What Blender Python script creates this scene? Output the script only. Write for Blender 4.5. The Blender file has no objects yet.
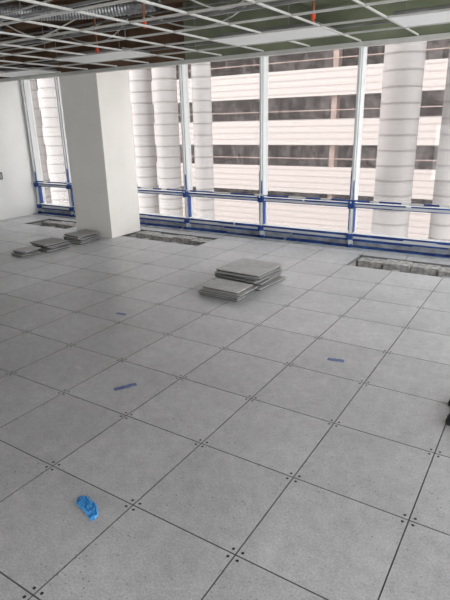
import bpy, bmesh, math, random
from mathutils import Matrix, Vector, noise
from mathutils.geometry import interpolate_bezier
random.seed(7)
S=bpy.context.scene
C=S.collection
S.view_settings.view_transform='Standard'
try: S.view_settings.look='None'
except: pass

# ---------------------------------------------------------------- materials
def mat(name, col=(.8,.8,.8), rough=.7, metal=0.0, var=0.0, scale=8.0, bump=0.0, bscale=60.0, col2=None, p=(.3,.7), det=5, stretch=None):
    m=bpy.data.materials.new(name); m.use_nodes=True
    nt=m.node_tree; b=nt.nodes['Principled BSDF']
    b.inputs['Base Color'].default_value=(*col,1); b.inputs['Roughness'].default_value=rough
    b.inputs['Metallic'].default_value=metal
    tc=nt.nodes.new('ShaderNodeTexCoord')
    n=nt.nodes.new('ShaderNodeTexNoise'); n.inputs['Scale'].default_value=scale; n.inputs['Detail'].default_value=det
    if stretch:
        mp=nt.nodes.new('ShaderNodeMapping'); mp.inputs['Scale'].default_value=stretch
        nt.links.new(tc.outputs['Object'],mp.inputs['Vector']); nt.links.new(mp.outputs[0],n.inputs['Vector'])
        n.inputs['Roughness'].default_value=.75
    else: nt.links.new(tc.outputs['Object'],n.inputs['Vector'])
    r=nt.nodes.new('ShaderNodeValToRGB')
    r.color_ramp.elements[0].position=p[0]; r.color_ramp.elements[1].position=p[1]
    r.color_ramp.elements[0].color=(*[c*(1-var) for c in col],1)
    r.color_ramp.elements[1].color=(*(col2 if col2 else [min(1,c*(1+var)) for c in col]),1)
    nt.links.new(n.outputs['Fac'],r.inputs['Fac']); nt.links.new(r.outputs['Color'],b.inputs['Base Color'])
    if bump>0:
        n2=nt.nodes.new('ShaderNodeTexNoise'); n2.inputs['Scale'].default_value=bscale; n2.inputs['Detail'].default_value=4
        nt.links.new(tc.outputs['Object'],n2.inputs['Vector'])
        bp=nt.nodes.new('ShaderNodeBump'); bp.inputs['Strength'].default_value=bump; bp.inputs['Distance'].default_value=.01
        nt.links.new(n2.outputs['Fac'],bp.inputs['Height']); nt.links.new(bp.outputs['Normal'],b.inputs['Normal'])
    return m

def concrete_mat(name, base=(.34,.35,.36), dust=True, rough=.40):
    m=bpy.data.materials.new(name); m.use_nodes=True
    nt=m.node_tree; L=nt.links; N=nt.nodes; b=N['Principled BSDF']
    b.inputs['Roughness'].default_value=rough
    tc=N.new('ShaderNodeTexCoord')
    def nz(s,d=4,ro=.6,dist=0):
        n=N.new('ShaderNodeTexNoise'); n.inputs['Scale'].default_value=s; n.inputs['Detail'].default_value=d
        n.inputs['Roughness'].default_value=ro; n.inputs['Distortion'].default_value=dist
        L.new(tc.outputs['Object'],n.inputs['Vector']); return n
    def ramp(src,p0,c0,p1,c1):
        r=N.new('ShaderNodeValToRGB'); e=r.color_ramp.elements
        e[0].position=p0;e[0].color=(*c0,1);e[1].position=p1;e[1].color=(*c1,1)
        L.new(src,r.inputs['Fac']); return r
    def mix(mode,f,a,bb):
        x=N.new('ShaderNodeMixRGB'); x.blend_type=mode
        if isinstance(f,(int,float)): x.inputs[0].default_value=f
        else: L.new(f,x.inputs[0])
        for i,v in ((1,a),(2,bb)):
            if isinstance(v,tuple): x.inputs[i].default_value=(*v,1)
            else: L.new(v,x.inputs[i])
        return x.outputs[0]
    big=ramp(nz(1.6,5).outputs['Fac'],.3,tuple(c*.88 for c in base),.7,tuple(c*1.09 for c in base)).outputs[0]
    mid=ramp(nz(13,9,.8).outputs['Fac'],.3,(.80,.80,.80),.7,(1.15,1.15,1.15)).outputs[0]
    c=mix('MULTIPLY',1.0,big,mid)
    fine=ramp(nz(110,3,.6).outputs['Fac'],.38,(.82,.82,.82),.62,(1.11,1.11,1.11)).outputs[0]
    c=mix('MULTIPLY',.9,c,fine)
    dens=ramp(nz(3,4).outputs['Fac'],.40,(.15,.15,.15),.62,(1,1,1)).outputs[0]
    for sc,p0,p1 in ((32,.09,.16),(14,.045,.075)):
        v=N.new('ShaderNodeTexVoronoi'); v.inputs['Scale'].default_value=sc
        L.new(tc.outputs['Object'],v.inputs['Vector'])
        pit=ramp(v.outputs['Distance'],p0,(.32,.32,.32),p1,(1,1,1)).outputs[0]
        c=mix('MULTIPLY',dens,c,pit)
    if dust:
        d=ramp(nz(2.1,10,.80,.8).outputs['Fac'],.54,(0,0,0),.70,(1,1,1))
        c=mix('MIX',mix('MULTIPLY',1.0,d.outputs[0],(.32,.32,.32)),c,(.70,.70,.69))
        n=nz(1.0,1,.4,1.2)
        s1=N.new('ShaderNodeMath'); s1.operation='SUBTRACT'; s1.inputs[1].default_value=.5; L.new(n.outputs['Fac'],s1.inputs[0])
        s2=N.new('ShaderNodeMath'); s2.operation='ABSOLUTE'; L.new(s1.outputs[0],s2.inputs[0])
        sc_=ramp(s2.outputs[0],.001,(1,1,1),.006,(0,0,0)).outputs[0]
        msk=ramp(nz(6,5,.7).outputs['Fac'],.56,(0,0,0),.64,(.32,.32,.32)).outputs[0]
        c=mix('MIX',mix('MULTIPLY',1.0,sc_,msk),c,(.80,.80,.80))
    at=N.new('ShaderNodeAttribute'); at.attribute_name='tone'
    ad=N.new('ShaderNodeMath'); ad.operation='ADD'; ad.inputs[1].default_value=1.0
    L.new(at.outputs['Fac'],ad.inputs[0])
    c=mix('MULTIPLY',1.0,c,ad.outputs[0])
    L.new(c,b.inputs['Base Color'])
    bp=N.new('ShaderNodeBump'); bp.inputs['Strength'].default_value=.25; bp.inputs['Distance'].default_value=.003
    L.new(nz(90,6).outputs['Fac'],bp.inputs['Height']); L.new(bp.outputs['Normal'],b.inputs['Normal'])
    return m

M_floor=concrete_mat('access_floor_concrete',(.49,.50,.51),rough=.37)
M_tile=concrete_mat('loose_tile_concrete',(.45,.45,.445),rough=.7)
M_tile2=concrete_mat('darker_tile_concrete',(.32,.32,.315),rough=.8)  # darker tile concrete, for most of the piled tiles
M_pan=mat('galvanised_pan',(.06,.06,.06),.7,.0,.25,20)
M_seam=mat('seam_grey',(.16,.165,.17),.9)
M_screw=mat('screw_black',(.012,.012,.012),.5)
M_sub=mat('sub_slab_concrete',(.36,.35,.34),.9,0,.3,6,.4)
M_block=mat('concrete_block',(.38,.375,.36),.9,0,.45,16,.8,40)
M_wall=mat('painted_wall_white',(.84,.845,.825),.7,0,.02,3)
M_wallb=mat('back_blocker_grey',(.55,.55,.54),.8,0,.05,3)
M_col=mat('painted_column_white',(.85,.825,.775),.7,0,.02,3)
M_frame=mat('window_frame_white',(.60,.62,.62),.4,0,.05,5)
M_sill=mat('sill_grey',(.34,.36,.39),.6,0,.35,6)
M_blue=mat('blue_painter_tape',(.007,.055,.32),.6,0,.4,7,col2=(.03,.15,.48),p=(.45,.8))
M_tapef=mat('blue_tape_floor',(.12,.17,.34),.6,0,.25,60)
M_lblue=mat('blue_film',(.06,.33,.72),.3,0,.15,40)
M_tee=mat('ceiling_tee_white',(.56,.56,.53),.5,0,.1,5)
M_panel=mat('ceiling_light_white',(.90,.92,.91),.5,0,.03,5)
M_deck=mat('deck_brown',(.135,.078,.045),.9,0,.6,1.8,.5,8)
M_green=mat('green_gypsum',(.21,.235,.155),.8,0,.35,1.5)
M_foil=mat('foil_duct',(.34,.345,.35),.4,.7,.3,25,.5,50)
M_galv=mat('galvanised_steel',(.30,.31,.31),.4,.6,.2,6)
M_red=mat('sprinkler_red',(.60,.07,.02),.5)
M_orange=mat('pipe_rust',(.24,.09,.04),.6,0,.3,10)
M_black=mat('boot_black',(.015,.015,.017),.5,0,.3,30)
M_sole=mat('boot_sole',(.03,.03,.03),.8)
M_gdark=mat('garage_painted_reflections',(.095,.08,.08),.9,0,.4,1.1,col2=(.28,.255,.25),p=(.45,.60),det=12,stretch=(1,1,.55))  # noise paints tree reflections and haze into the dark back wall colour
M_gdeck=mat('garage_deck',(.26,.195,.17),.9,0,.2,.6)
M_street=mat('street_concrete',(.24,.23,.22),.9,0,.2,.3)

def banded(name,col,line,period,axis=2,width=.12):
    m=bpy.data.materials.new(name); m.use_nodes=True
    nt=m.node_tree; L=nt.links; N=nt.nodes; b=N['Principled BSDF']; b.inputs['Roughness'].default_value=.6
    tc=N.new('ShaderNodeTexCoord'); sp=N.new('ShaderNodeSeparateXYZ'); L.new(tc.outputs['Object'],sp.inputs[0])
    d=N.new('ShaderNodeMath'); d.operation='DIVIDE'; d.inputs[1].default_value=period; L.new(sp.outputs[axis],d.inputs[0])
    f=N.new('ShaderNodeMath'); f.operation='FRACT'; L.new(d.outputs[0],f.inputs[0])
    g=N.new('ShaderNodeMath'); g.operation='LESS_THAN'; g.inputs[1].default_value=width; L.new(f.outputs[0],g.inputs[0])
    x=N.new('ShaderNodeMixRGB'); L.new(g.outputs[0],x.inputs[0]); x.inputs[1].default_value=(*col,1); x.inputs[2].default_value=(*line,1)
    L.new(x.outputs[0],b.inputs['Base Color'])
    return m
M_ext=banded('exterior_column_cladding',(.285,.275,.268),(.17,.16,.155),.27,width=.15)
M_brick=banded('garage_panel',(.33,.298,.282),(.24,.21,.198),.395,width=.22)

def glass_mat():
    m=bpy.data.materials.new('window_glass'); m.use_nodes=True
    nt=m.node_tree; N=nt.nodes; L=nt.links
    N.remove(N['Principled BSDF']); out=N['Material Output']
    t=N.new('ShaderNodeBsdfTransparent'); t.inputs[0].default_value=(.96,.95,.945,1)
    g=N.new('ShaderNodeBsdfGlossy'); g.inputs['Roughness'].default_value=.0
    a=N.new('ShaderNodeMixShader'); a.inputs[0].default_value=.025; L.new(t.outputs[0],a.inputs[1]); L.new(g.outputs[0],a.inputs[2])
    d=N.new('ShaderNodeBsdfTranslucent'); d.inputs[0].default_value=(.8,.74,.72,1)
    tc=N.new('ShaderNodeTexCoord'); n=N.new('ShaderNodeTexNoise'); n.inputs['Scale'].default_value=3
    L.new(tc.outputs['Object'],n.inputs['Vector'])
    mp=N.new('ShaderNodeMapRange'); mp.inputs['To Min'].default_value=.025; mp.inputs['To Max'].default_value=.04
    L.new(n.outputs['Fac'],mp.inputs['Value'])
    e=N.new('ShaderNodeMixShader'); L.new(mp.outputs[0],e.inputs[0]); L.new(a.outputs[0],e.inputs[1]); L.new(d.outputs[0],e.inputs[2])
    L.new(e.outputs[0],out.inputs[0]); return m
M_glass=glass_mat()

# ---------------------------------------------------------------- mesh helpers
class MB:
    def __init__(s): s.v=[];s.f=[];s.m=[];s.mats=[]
    def mi(s,m):
        if m not in s.mats: s.mats.append(m)
        return s.mats.index(m)
    def box(s,x0,x1,y0,y1,z0,z1,m,bev=0.0):
        i=s.mi(m)
        bm=bmesh.new(); bmesh.ops.create_cube(bm,size=1)
        for v in bm.verts:
            v.co=Vector((x0 if v.co.x<0 else x1, y0 if v.co.y<0 else y1, z0 if v.co.z<0 else z1))
        if bev>0: bmesh.ops.bevel(bm,geom=bm.edges[:],offset=bev,segments=2,affect='EDGES',profile=.5)
        s.add(bm,i)
    def add(s,bm,i,mtx=None):
        o=len(s.v); bm.verts.index_update()
        for v in bm.verts: s.v.append(tuple((mtx@v.co) if mtx else v.co))
        for f in bm.faces: s.f.append([o+v.index for v in f.verts]); s.m.append(i)
        bm.free()
    def cyl(s,p,q,r,m,seg=16,r2=None):
        i=s.mi(m); p=Vector(p);q=Vector(q); d=q-p
        bm=bmesh.new(); bmesh.ops.create_cone(bm,cap_ends=True,segments=seg,radius1=r,radius2=r if r2 is None else r2,depth=d.length)
        mt=Matrix.Translation((p+q)/2)@d.to_track_quat('Z','Y').to_matrix().to_4x4()
        s.add(bm,i,mt)
    def obj(s,name,smooth=False,loc=None):
        me=bpy.data.meshes.new(name); me.from_pydata(s.v,[],s.f)
        for m in s.mats: me.materials.append(m)
        me.polygons.foreach_set('material_index',s.m)
        if smooth:
            me.polygons.foreach_set('use_smooth',[len(f)<=4 for f in s.f])
            me.update()
            if hasattr(me,'set_sharp_from_angle'): me.set_sharp_from_angle(angle=math.radians(50))
        me.update(); o=bpy.data.objects.new(name,me); C.objects.link(o)
        if loc: o.location=loc
        return o
def struct(o): o['kind']='structure'; return o
def thing(o,label,cat,group=None):
    o['label']=label;o['category']=cat
    if group:o['group']=group
    return o

WY=7.35   # window plane
T=.6; GX=-.92; GY=2.068
XL=-9.5; XR=2.68
# ---------------------------------------------------------------- floor
mb=MB(); ia=mb.mi(M_floor); isd=mb.mi(M_seam); isc=mb.mi(M_screw)
tones=[]
def rect_top(x0,x1,y0,y1,tone):
    g=.0018; b=.0018; zt=0; zb=-.035
    o=len(mb.v)
    X0,X1,Y0,Y1=x0+g,x1-g,y0+g,y1-g
    for z,e in ((zb,0),(zt-.0015,0),(zt,b)):
        mb.v+= [(X0+e,Y0+e,z),(X1-e,Y0+e,z),(X1-e,Y1-e,z),(X0+e,Y1-e,z)]
    for k in range(2):
        for j in range(4):
            a=o+4*k+j; c=o+4*k+(j+1)%4
            mb.f.append([a,c,c+4,a+4]); mb.m.append(isd)
    mb.f.append([o+8,o+9,o+10,o+11]); mb.m.append(ia)
    tones.extend([tone]*12)
HOLES=((-8.72,-7.52),(-6.32,-4.52),(-2.12,-.32))
hole=lambda cx,cy: (6.268<cy<6.868) and any(a<cx<b for a,b in HOLES)
for i in range(-15,6):
    for j in range(-7,9):
        x0=GX+T*i; x1=x0+T; y0=GY+T*j; y1=y0+T
        x0=max(x0,XL); y1=min(y1,WY-.02)
        if x1-x0<.05 or y1-y0<.05: continue
        if hole((x0+x1)/2,(y0+y1)/2): continue
        rect_top(x0,x1,y0,y1,random.uniform(-.06,.05))
        for cx,sx in ((x0,1),(x1,-1)):
            for cy,sy in ((y0,1),(y1,-1)):
                px=cx+sx*.024; py=cy+sy*.024; o=len(mb.v); n=8
                for k in range(n):
                    a=2*math.pi*k/n; mb.v.append((px+.0078*math.cos(a),py+.0078*math.sin(a),.0006)); tones.append(0)
                mb.f.append(list(range(o,o+n))); mb.m.append(isc)
fl=struct(mb.obj('floor'))
at=fl.data.attributes.new('tone','FLOAT','POINT'); at.data.foreach_set('value',tones)
mb=MB()
ZB=-.14
mb.box(XL-.2,XR,-2.2,WY+.35,-.5,ZB,M_sub)
for (a,b) in ((XL,-8.72),(-7.52,-6.12),(-4.52,-2.12),(-.32,XR)):
    mb.box(a,b,6.268,6.868,ZB,-.036,M_sub)
mb.box(XL,XR,-2.15,6.268,ZB,-.036,M_sub)
mb.box(XL,XR,6.868,WY,ZB,-.036,M_sub)
mb.box(XL-.1,XR,WY+.0,WY+.35,ZB,-.001,M_sub)
struct(mb.obj('floor.001'))
def block(x0,x1,y0,y1,z0,z1):
    m=MB(); m.box(0,x1-x0,0,y1-y0,0,z1-z0,M_block,.008)
    o=m.obj('concrete_block',loc=(x0,y0,z0)); thing(o,'rough grey concrete block in the open floor bay','concrete block','blocks in the open floor bays')
for a,b in ((-8.70,-7.54),(-6.10,-4.54),(-2.10,-.34)):
    n=round((b-a)/.39); w=(b-a)/n
    for k in range(n):
        block(a+k*w+.004,a+(k+1)*w-.004,6.66+random.uniform(-.03,.03),6.863,ZB,-.010-random.uniform(0,.02))
for px in (-8.12,-5.72,-5.12,-1.52,-.92):
    m=MB(); m.cyl((0,0,0),(0,0,.012),.06,M_galv,20); m.cyl((0,0,.012),(0,0,.085),.014,M_galv,12); m.cyl((0,0,.055),(0,0,.068),.024,M_galv,6)
    m.box(-.045,.045,-.045,.045,.085,.097,M_galv,.003)
    thing(m.obj('floor_pedestal',loc=(px,6.45,ZB)),'galvanised steel pedestal standing in the open floor bay','pedestal','raised floor pedestals')

# ---------------------------------------------------------------- walls
m=MB(); m.box(XL-.15,XL,-2.2,WY+.1,-.3,3.5,M_wall); struct(m.obj('wall_left'))
m=MB(); m.box(XL-.15,XR,-2.3,-2.2,1.6,3.5,M_wallb); m.box(XL-.15,-3.2,-2.3,-2.2,-.3,1.6,M_wallb); struct(m.obj('wall_back_blocker'))  # unseen wall, added to block part of the fill light from behind
m=MB()
CX0,CX1,CY0,CY1=-6.97,-6.13,6.06,6.78
m.box(CX0,CX1,CY0,CY1,0,2.95,M_col,.004)
thing(m.obj('column'),'square white-painted gypsum-clad column in front of the windows','column')
m=MB(); m.box(XL,-4.4,6.0,6.05,2.60,3.4,M_deck); m.box(-4.4,XR,6.0,6.05,2.60,3.4,M_green); m.box(XL,XR,5.965,6.055,2.555,2.60,M_tee)
struct(m.obj('trim_1'))
m=MB()
m.box(XL,CX0,6.055,WY+.1,2.95,3.05,M_wall); m.box(CX0,XR,6.055,WY+.1,2.951,3.05,M_wall)
struct(m.obj('ceiling.002'))
m=MB(); m.box(XL-.15,XR,-3.5,WY+.45,3.4,3.6,M_deck)
x=XL
while x<XR:
    m.box(x,x+.12,-1.5,6.0,3.34,3.4,M_deck); x+=.3
for y in (2.2,3.6,5.0): m.box(XL,XR,y,y+.16,3.08,3.34,M_deck)
m.box(-2.6,XR,5.5,6.0,3.0,3.06,M_green)
struct(m.obj('ceiling.001'))

# ---------------------------------------------------------------- window wall
mx=[-9.44]+[-8.42+1.5*k for k in range(0,8)]
n=1
for k,x in enumerate(mx):
    m=MB(); w=.033
    m.box(x-w,x+w,WY-.10,WY+.06,0,2.95,M_frame,.004)
    m.box(x-w*.45,x+w*.45,WY-.135,WY-.10,0,2.95,M_frame,.003)
    n+=1; struct(m.obj('trim_%d'%n))
    xe=mx[k+1] if k+1<len(mx) else None
    t=MB(); top=random.uniform(1.04,1.14)
    t.box(-w-.004,-w*.45-.006,-.104,-.1005,.66,top-.06,M_blue)
    t.box(-w-.006,-w-.0005,-.104,.02,.30,top,M_blue)
    t.box(w*.45+.002,w*.45+.007,-.136,-.105,.60,top-.15,M_blue)
    t.box(-w-.012,w+.012,-.149,-.09,.58,.685,M_blue,.003)
    t.box(-w-.008,w+.008,-.146,-.09,.12,.205,M_blue,.003)
    t.box(w+.0005,w+.006,-.104,-.02,.22,.60,M_blue)
    t.box(-w-.005,-w*.45-.005,-.106,-.1005,.25,.56,M_blue)
    t.box(-w-.01,w+.01,-.15,-.09,.0,.05,M_blue,.003)
    thing(t.obj('painter_tape',loc=(x,WY,0)),'blue painter tape wrapped around a white window mullion','tape','tape on window mullions')
    if xe:
        g=MB(); g.box(x+w,xe-w,WY-.008,WY+.008,.20,2.90,M_glass); struct(g.obj('window_%d'%(k+1)))
        r=MB()
        r.box(x+w,xe-w,WY-.09,WY+.03,.59,.65,M_frame,.004)
        r.box(x+w,xe-w,WY-.09,WY+.05,2.86,2.95,M_frame,.004)
        r.box(x+w,xe-w,WY-.09,WY+.05,.13,.20,M_frame,.004)
        r.box(x+w,xe-w,WY-.03,WY+.05,0.0,.13,M_sill)
        n+=1; struct(r.obj('trim_%d'%n))
        L=xe-x-2*w-.02
        def strips(t,y0,y1,fn,gaps):
            a=0
            while a<L-.01:
                b=min(L,a+random.uniform(.3,.9)); z0,z1=fn(); t.box(a,b,y0,y1,z0,z1,M_blue); a=b+random.choice(gaps)
        t=MB()
        def f1():
            h=random.uniform(.018,.028); return .648-h*.6,.648+h*.4
        def f2():
            h=random.uniform(.010,.018); return .590,.590+h
        strips(t,-.096,-.0905,f1,(0,0,.03,.07)); strips(t,-.0955,-.0905,f2,(0,0,.05))
        thing(t.obj('rail_tape',loc=(x+w+.01,WY,0)),'strips of blue tape edging the white window rail','tape','tape strips on window rails')
        t=MB()
        strips(t,-.097,-.0905,lambda:(.20-random.uniform(.020,.036),.204),(0,0,.03))
        strips(t,-.097,-.031,lambda:(.128-random.uniform(.018,.035),.128),(0,0,.04))
        strips(t,-.10,-.031,lambda:(0,random.uniform(.016,.032)),(0,0,.06))
        thing(t.obj('sill_tape',loc=(x+w+.01,WY,0)),'blue tape along the low window sill','tape','tape strips on window sills')
m=MB()
m.cyl((XL+.02,WY-.172,.70),(XR,WY-.172,.70),.011,M_frame,12)
x=XL+.1
while x<XR-.3:
    l=random.uniform(.2,.6); m.cyl((x,WY-.172,.70),(min(XR,x+l),WY-.172,.70),.0125,M_blue,12); x+=l+random.uniform(.08,.35)
for x in mx:
    m.box(x-.008,x+.008,WY-.168,WY-.152,.66,.72,M_frame)
thing(m.obj('guard_rail',True),'thin white rail with blue tape fixed in front of the mullions','rail')
m=MB(); m.box(XL,CX0,WY-.26,WY-.2,0,.018,M_sill); m.box(CX0,XR,WY-.26,WY-.2,0,.018,M_sill); struct(m.obj('baseboard_window'))

m=MB(); m.box(0,.03,-.06,.06,-.07,.07,M_black,.006); m.box(.03,.036,-.04,.04,-.05,.05,M_galv,.004)
thing(m.obj('wall_box',loc=(XL,6.42,.88)),'small black electrical box on the white wall','electrical box')

# ---------------------------------------------------------------- suspended ceiling grid
ZC=2.60
m=MB(); hw=.0075
panels=((-3.2,4.8),(-1.4,4.8),(-5.6,4.8),(-8.0,5.4),(-8.0,4.2),(-9.2,4.8))
xs=[-.8-.6*k for k in range(-5,15)]
def tee_y(x,y0,y1):
    m.box(x-hw,x+hw,y0,y1,ZC,ZC+.003,M_tee); m.box(x-.0015,x+.0015,y0,y1,ZC+.003,ZC+.018,M_tee)
for kx,x in enumerate(xs):
    cuts=sorted(py for (px,py) in panels if abs(px+.6-x)<.05)
    a=-.5
    for c in cuts:
        if c>a: tee_y(x,a,c)
        a=c+.6
    if a<5.9: tee_y(x,a,5.965)
    y=.6
    while y<5.9 and kx%2==0: m.cyl((x,y,ZC+.018),(x,y,3.4),.003,M_galv,5); y+=1.2
y=5.4
while y>-.5:
    m.box(XL+.02,XR,y-hw,y+hw,ZC,ZC+.0028,M_tee); m.box(XL+.02,XR,y-.0015,y+.0015,ZC+.003,ZC+.018,M_tee)
    y-=.6
m.box(XL,XL+.022,-.5,5.965,ZC-.002,ZC+.02,M_tee)
for (yy,zz) in ((3.1,2.66),(4.05,2.66),(5.65,2.70)):
    m.box(XL+.02,XR,yy-.012,yy+.012,zz,zz+.02,M_galv)
struct(m.obj('ceiling'))
def panel(x0,y0,w=1.180,d=.55):
    m=MB()
    m.box(0,w,0,d,0,.012,M_panel,.003)
    m.box(.03,w-.03,.03,d-.03,.012,.05,M_galv,.01)
    thing(m.obj('ceiling_light_panel',loc=(x0+.010,y0+.010,ZC+.0032)),'white rectangular lay-in light panel in the open ceiling grid','ceiling light','ceiling light panels')
for (x,y) in panels: panel(x,y)

# ---------------------------------------------------------------- plenum services
def tube(name,pts,r,mm,label,cat,group,corr=False,npt=60,ns=10):
    P=[Vector(p) for p in pts]; path=interpolate_bezier(P[0],P[1],P[2],P[3],npt)
    m=MB(); i=m.mi(mm)
    for k,p in enumerate(path):
        d=(path[min(k+1,len(path)-1)]-path[max(k-1,0)]).normalized(); q=d.to_track_quat('Z','Y')
        rr=r*((1.0 if k%2 else .88) if corr else 1)
        for a in range(ns):
            an=2*math.pi*a/ns; m.v.append(tuple(p+q@Vector((rr*math.cos(an),rr*math.sin(an),0))))
    for k in range(len(path)-1):
        for a in range(ns):
            b=(a+1)%ns; m.f.append([k*ns+a,k*ns+b,(k+1)*ns+b,(k+1)*ns+a]); m.m.append(i)
    return thing(m.obj(name,True),label,cat,group)
fl_='corrugated silver foil flexible duct above the ceiling grid'
tube('flexible_duct',[(-5.2,3.75,2.95),(-4.6,3.8,2.86),(-4.6,4.5,2.95),(-3.7,4.6,2.97)],.075,M_foil,fl_,'duct','flexible ducts',True,110,18)
tube('flexible_duct.001',[(-8.6,4.6,2.95),(-7.6,4.0,2.86),(-7.2,4.7,2.95),(-6.2,4.5,2.97)],.075,M_foil,fl_,'duct','flexible ducts',True,110,18)
m=MB(); m.box(-9.3,-3.2,2.4,2.9,2.80,3.04,M_galv,.01)
for x in (-8,-6.8,-5.6,-4.4): m.box(x-.02,x+.02,2.38,2.92,2.78,3.06,M_galv)
thing(m.obj('air_duct'),'rectangular galvanised air duct above the ceiling grid','duct')
for y,z,mt_,r in ((3.95,3.22,M_orange,.03),(5.22,2.96,M_galv,.014),(5.19,3.02,M_galv,.012),(4.4,3.22,M_galv,.02),(3.3,3.2,M_galv,.016),(4.65,3.2,M_orange,.016)):
    m=MB(); m.cyl((XL+.02,y,z),(XR,y,z),r,mt_,12)
    x=XL+.8
    while x<XR:
        if z>3.1: m.cyl((x,y,z),(x,y,3.4),.004,M_galv,6)
        m.cyl((x-.02,y,z),(x+.02,y,z),r*1.35,M_galv,12); x+=1.8
    thing(m.obj('ceiling_pipe',True),'long pipe hung below the dark deck','pipe','pipes above the ceiling grid')
for (x,y) in ((-3.25,3.85),(-1.95,4.53),(-4.75,4.75),(-7.1,3.8)):
    m=MB(); m.cyl((0,0,.04),(0,0,.775),.011,M_orange,10); m.cyl((0,0,-.0),(0,0,.04),.02,M_red,14); m.cyl((0,0,.04),(0,0,.065),.014,M_galv,6); m.cyl((0,0,-.018),(0,0,-.012),.017,M_red,12); m.cyl((0,0,-.018),(0,0,0),.006,M_red,8)
    thing(m.obj('sprinkler_head',loc=(x,y,ZC+.02)),'sprinkler drop with a bright red protective cap','sprinkler','sprinkler heads')
for p in ([(-6.5,3.2,3.0),(-5.5,3.6,2.75),(-4.2,3.4,2.75),(-3.0,3.5,3.0)],[(-3.0,3.3,3.1),(-2.2,4.0,2.76),(-1.2,4.1,2.82),(-.6,4.8,3.05)],[(-8.8,5.2,3.0),(-7.5,5.0,2.78),(-6.0,5.3,2.82),(-5.0,5.35,3.1)],[(-7.0,3.0,3.05),(-5.0,3.2,2.7),(-3.4,2.95,2.74),(-2.0,3.4,3.05)],
          [(-2.6,4.2,3.05),(-2.0,4.7,2.76),(-1.0,4.3,2.76),(-.3,4.6,3.05)],[(-4.8,5.5,3.2),(-4.0,5.6,2.76),(-3.4,5.5,2.78),(-2.9,5.5,3.2)],
          [(-8.2,3.4,3.05),(-7.4,3.55,2.72),(-6.9,3.35,2.74),(-6.6,3.5,3.05)],[(-6.6,5.6,3.2),(-5.8,5.7,2.76),(-5.2,5.5,2.78),(-4.9,5.6,3.2)],
          [(-3.4,4.3,3.05),(-3.0,4.9,2.74),(-2.6,4.4,2.72),(-2.2,4.3,3.05)],[(-5.9,4.2,3.05),(-5.6,4.7,2.74),(-5.3,4.3,2.74),(-5.1,4.9,3.05)]):
    tube('electrical_cable',p,.009,M_tee,'grey armoured electrical cable looping above the ceiling grid','cable','armoured cables')

# ---------------------------------------------------------------- loose tiles
def tile(x,y,z,rot,sx=.6,sy=.6,t=.028,label='',group='',mt_=None):
    m=MB(); a,b=sx/2,sy/2
    m.box(-a+.010,a-.010,-b+.010,b-.010,0,t*.5,M_pan,.002)
    m.box(-a,a,-b,b,t*.5,t,mt_ or M_tile,.003)
    for i,v in enumerate(m.v):
        h=noise.noise(Vector((v[0]*9+x*31,v[1]*9+y*17,z*40)))
        m.v[i]=(v[0]+h*.012,v[1]+h*.010,v[2])
    o=m.obj('floor_tile',loc=(x,y,z)); o.rotation_euler=(0,0,math.radians(rot))
    thing(o,label,'floor tile',group)
lab='loose grey concrete raised-floor tile in a pile'
z=0.0006
NT=7
for k in range(NT):
    last=k==NT-1
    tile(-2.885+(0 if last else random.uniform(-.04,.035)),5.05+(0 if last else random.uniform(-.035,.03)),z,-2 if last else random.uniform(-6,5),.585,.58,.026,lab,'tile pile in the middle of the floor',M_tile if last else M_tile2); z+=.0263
z=.0006
for k in range(5):
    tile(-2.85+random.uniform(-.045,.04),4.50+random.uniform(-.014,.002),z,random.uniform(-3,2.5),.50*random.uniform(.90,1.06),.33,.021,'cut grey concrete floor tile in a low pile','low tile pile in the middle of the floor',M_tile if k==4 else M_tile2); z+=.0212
for (px,py,nn,sx,sy,gl,s0) in ((-6.50,4.66,3,.30,.32,'cut tiles',1),(-6.50,5.10,4,.44,.42,'tiles by column',2),(-6.45,5.70,5,.44,.50,'tiles at column foot',3)):
    z=.0006
    for k in range(nn):
        q=random.uniform(.8,1.05)
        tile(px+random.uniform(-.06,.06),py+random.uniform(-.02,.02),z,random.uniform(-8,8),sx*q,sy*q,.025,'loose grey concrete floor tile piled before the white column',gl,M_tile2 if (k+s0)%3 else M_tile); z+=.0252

# ---------------------------------------------------------------- small things on floor
def tape(x,y,L,W,rot,mm=M_tapef):
    m=MB(); i=m.mi(mm); n=14
    for k in range(n+1):
        u=-L/2+L*k/n; zz=.0025+.0015*math.sin(k*1.3)
        j=.0012*math.sin(k*5.1)
        for e,(w,h) in enumerate(((-W/2,0),(W/2,0),(W/2,.0008),(-W/2,.0008))):
            m.v.append((u+(j if k in(0,n) else 0),w+j,(zz+h) if 0<k<n else .001+h))
    for k in range(n):
        o=4*k
        for e in range(4): m.f.append([o+e,o+(e+1)%4,o+4+(e+1)%4,o+4+e]); m.m.append(i)
    m.f.append([3,2,1,0]);m.m.append(i); o=4*n; m.f.append([o,o+1,o+2,o+3]);m.m.append(i)
    o=m.obj('tape_strip',True,loc=(x,y,0)); o.rotation_euler=(0,0,math.radians(rot))
    thing(o,'short scrap of blue tape stuck to the concrete floor','tape','tape scraps on the floor')
tape(-2.39,2.35,.165,.042,62)
tape(-1.23,3.52,.13,.045,12)
tape(-3.47,3.45,.11,.04,8)
tape(-4.25,1.95,.10,.04,20)

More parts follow.
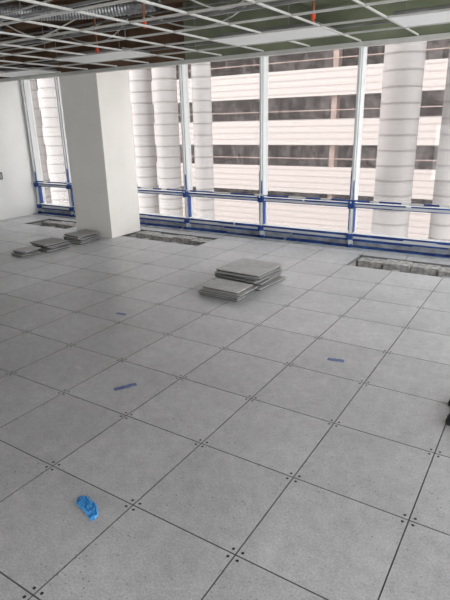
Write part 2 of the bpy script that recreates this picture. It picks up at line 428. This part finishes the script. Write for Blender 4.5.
# crumpled blue shoe cover: thin wrinkled pouch
bm=bmesh.new(); bmesh.ops.create_uvsphere(bm,u_segments=140,v_segments=70,radius=1)
for v in bm.verts:
    p=v.co.copy(); a=math.atan2(p.y,p.x)
    f=1+.10*noise.noise(Vector((math.cos(a)*2.5,math.sin(a)*2.5,4)))*2+.03*math.sin(9*a)
    px=(abs(p.x)**.85)*(1 if p.x>0 else -1)
    x=px*.097*f; y=p.y*.034*f*(1-.2*p.x)
    y+=.012*math.sin(x*24+.6)
    q=Vector((x*24,y*60,0))
    r1=1-abs(noise.noise(q))*2.4; r2=1-abs(noise.noise(q*2.3+Vector((3,1,0))))*2.2
    top=max(0,p.z)
    z=.001+(top**.55)*(.003+.010*max(0,r1)+.006*max(0,r2))
    v.co=(x,y,z)
m=MB(); m.add(bm,m.mi(M_lblue))
o=m.obj('shoe_cover',False,loc=(-1.70,1.335,0)); o.rotation_euler=(0,0,math.radians(-30))
o.data.polygons.foreach_set('use_smooth',[True]*len(o.data.polygons))
thing(o,'crumpled bright blue disposable shoe cover lying on the floor','shoe cover')
rim=MB(); ii=rim.mi(M_lblue); n=72
for k in range(n):
    a=2*math.pi*k/n; r=1+.08*math.sin(7*a)+.04*math.sin(16*a)
    cx=.060*math.cos(a)*r-.006
    c=Vector((cx,.013*math.sin(a)*r+.012*math.sin(cx*24+.6),.0145+.0025*math.sin(5*a)))
    for e in range(6):
        b=2*math.pi*e/6; d=Vector((math.cos(a)*math.cos(b),math.sin(a)*math.cos(b),math.sin(b)))*.002
        rim.v.append(tuple(c+d))
for k in range(n):
    for e in range(6):
        rim.f.append([k*6+e,k*6+(e+1)%6,((k+1)%n)*6+(e+1)%6,((k+1)%n)*6+e]); rim.m.append(ii)
r=rim.obj('elastic_rim',True); r.parent=o

def boot(x,y,rot):
    e=bpy.data.objects.new('work_boot',None); C.objects.link(e); e.location=(x,y,.0006); e.rotation_euler=(0,0,math.radians(rot))
    thing(e,'black leather work boot standing on the concrete floor','boot','pair of black boots')
    def section(mm,name,prof):
        m=MB(); i=m.mi(mm); ns=18
        for (u,w,z0,z1) in prof:
            for a in range(ns):
                an=2*math.pi*a/ns; c,s_=math.cos(an),math.sin(an)
                pw=lambda q:(abs(q)**.7)*(1 if q>=0 else -1)
                m.v.append((u,pw(c)*w,(z0+z1)/2+pw(s_)*(z1-z0)/2))
        for k in range(len(prof)-1):
            for a in range(ns):
                b=(a+1)%ns; m.f.append([k*ns+a,(k+1)*ns+a,(k+1)*ns+b,k*ns+b]); m.m.append(i)
        m.f.append(list(range(ns))); m.m.append(i); m.f.append(list(range((len(prof)-1)*ns,len(prof)*ns))[::-1]); m.m.append(i)
        o=m.obj(name,True); o.parent=e
    section(M_sole,'sole',[(0,.02,0,.025),(.015,.036,0,.026),(.06,.05,0,.026),(.12,.046,0,.026),(.2,.038,0,.028),(.27,.036,0,.03),(.29,.02,0,.028)])
    section(M_black,'upper',[(.005,.018,.02,.05),(.02,.034,.02,.068),(.06,.046,.02,.08),(.12,.044,.02,.10),(.17,.04,.02,.16),(.2,.042,.02,.2),(.25,.042,.02,.2),(.28,.034,.02,.19),(.288,.016,.03,.17)])
boot(-.325,3.02,8); boot(-.35,3.27,0)

# ---------------------------------------------------------------- outside
def ecol(x,y,r):
    m=MB(); m.cyl((0,0,0),(0,0,24),r,M_ext,64)
    o=m.obj('exterior_column',True,loc=(x,y,-12))
    thing(o,'tall round white-clad column standing outside the windows','column','round columns outside')
for c in ((-2.55,10,.345),(-1.62,10.3,.25),(-8.75,11,.31),(-7.75,11.2,.24),(-9.55,11,.28),(-14.2,11,.32),(-13.1,11,.34)): ecol(*c)

e=bpy.data.objects.new('parking_garage',None); C.objects.link(e); e.location=(0,32,-12)
thing(e,'multi-storey parking garage with pale spandrel bands and dark openings','building')
def gpart(name,boxes,mm):
    m=MB()
    for b in boxes: m.box(*b,mm)
    o=m.obj(name); o.parent=e; return o
GX0,GX1=-60,14
for k in range(-4,6):
    zt=4.84-2.95*k; zb=3.26-2.95*k
    if zb<-12: continue
    if k==2: zb-=.12
    if k==3: zt+=.55
    if k>=4: zt+=.4
    gpart('spandrel_band',[(GX0,GX1,0,.3,zb+12,zt+12)],M_brick)
    gpart('deck',[(GX0,GX1,.3,14,zb+12+.35,zb+12+.6)],M_gdeck)
    if k<3: gpart('railing',[(GX0,GX1,.1,.15,zt+12+.5,zt+12+.55)],M_gdeck)
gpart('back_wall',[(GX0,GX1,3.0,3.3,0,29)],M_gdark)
for x in (-47,-29.5,-12.5,5):
    gpart('pier',[(x,x+.35,.31,.9,0,29)],M_gdeck)
m=MB(); m.box(-70,30,7.9,60,-12.3,-12.03,M_street)
o=m.obj('street'); thing(o,'pale concrete street far below the windows','street')

# ---------------------------------------------------------------- light
w=bpy.data.worlds.new('world'); S.world=w; w.use_nodes=True
bg=w.node_tree.nodes['Background']; bg.inputs[0].default_value=(.98,.985,1,1); bg.inputs[1].default_value=3.9
ld=bpy.data.lights.new('sun','SUN'); ld.energy=2.8; ld.angle=.02; ld.color=(1,.93,.88)
lo=bpy.data.objects.new('sun',ld); C.objects.link(lo)
lo.rotation_euler=Vector((.8,.35,-.5)).to_track_quat('-Z','Y').to_euler(); lo.location=(0,0,20)

# ---------------------------------------------------------------- camera
cd=bpy.data.cameras.new('camera'); cam=bpy.data.objects.new('camera',cd); C.objects.link(cam)
cd.sensor_fit='VERTICAL'; cd.sensor_height=36; cd.sensor_width=27; cd.lens=505.3/600*36
Xv=Vector((.8451,.1595,-.5102)); Yv=Vector((.5342,-.2907,.7939)); Uv=Vector((-.0217,-.9434,-.3309))
r=Vector((Xv.x,Yv.x,Uv.x)).normalized(); f=Vector((Xv.z,Yv.z,Uv.z)).normalized()
up=r.cross(f).normalized(); r=f.cross(up).normalized()
mt=Matrix((( r.x,up.x,-f.x,0),(r.y,up.y,-f.y,0),(r.z,up.z,-f.z,1.8),(0,0,0,1)))
cam.matrix_world=mt; cd.clip_start=.05; cd.clip_end=300
S.camera=cam
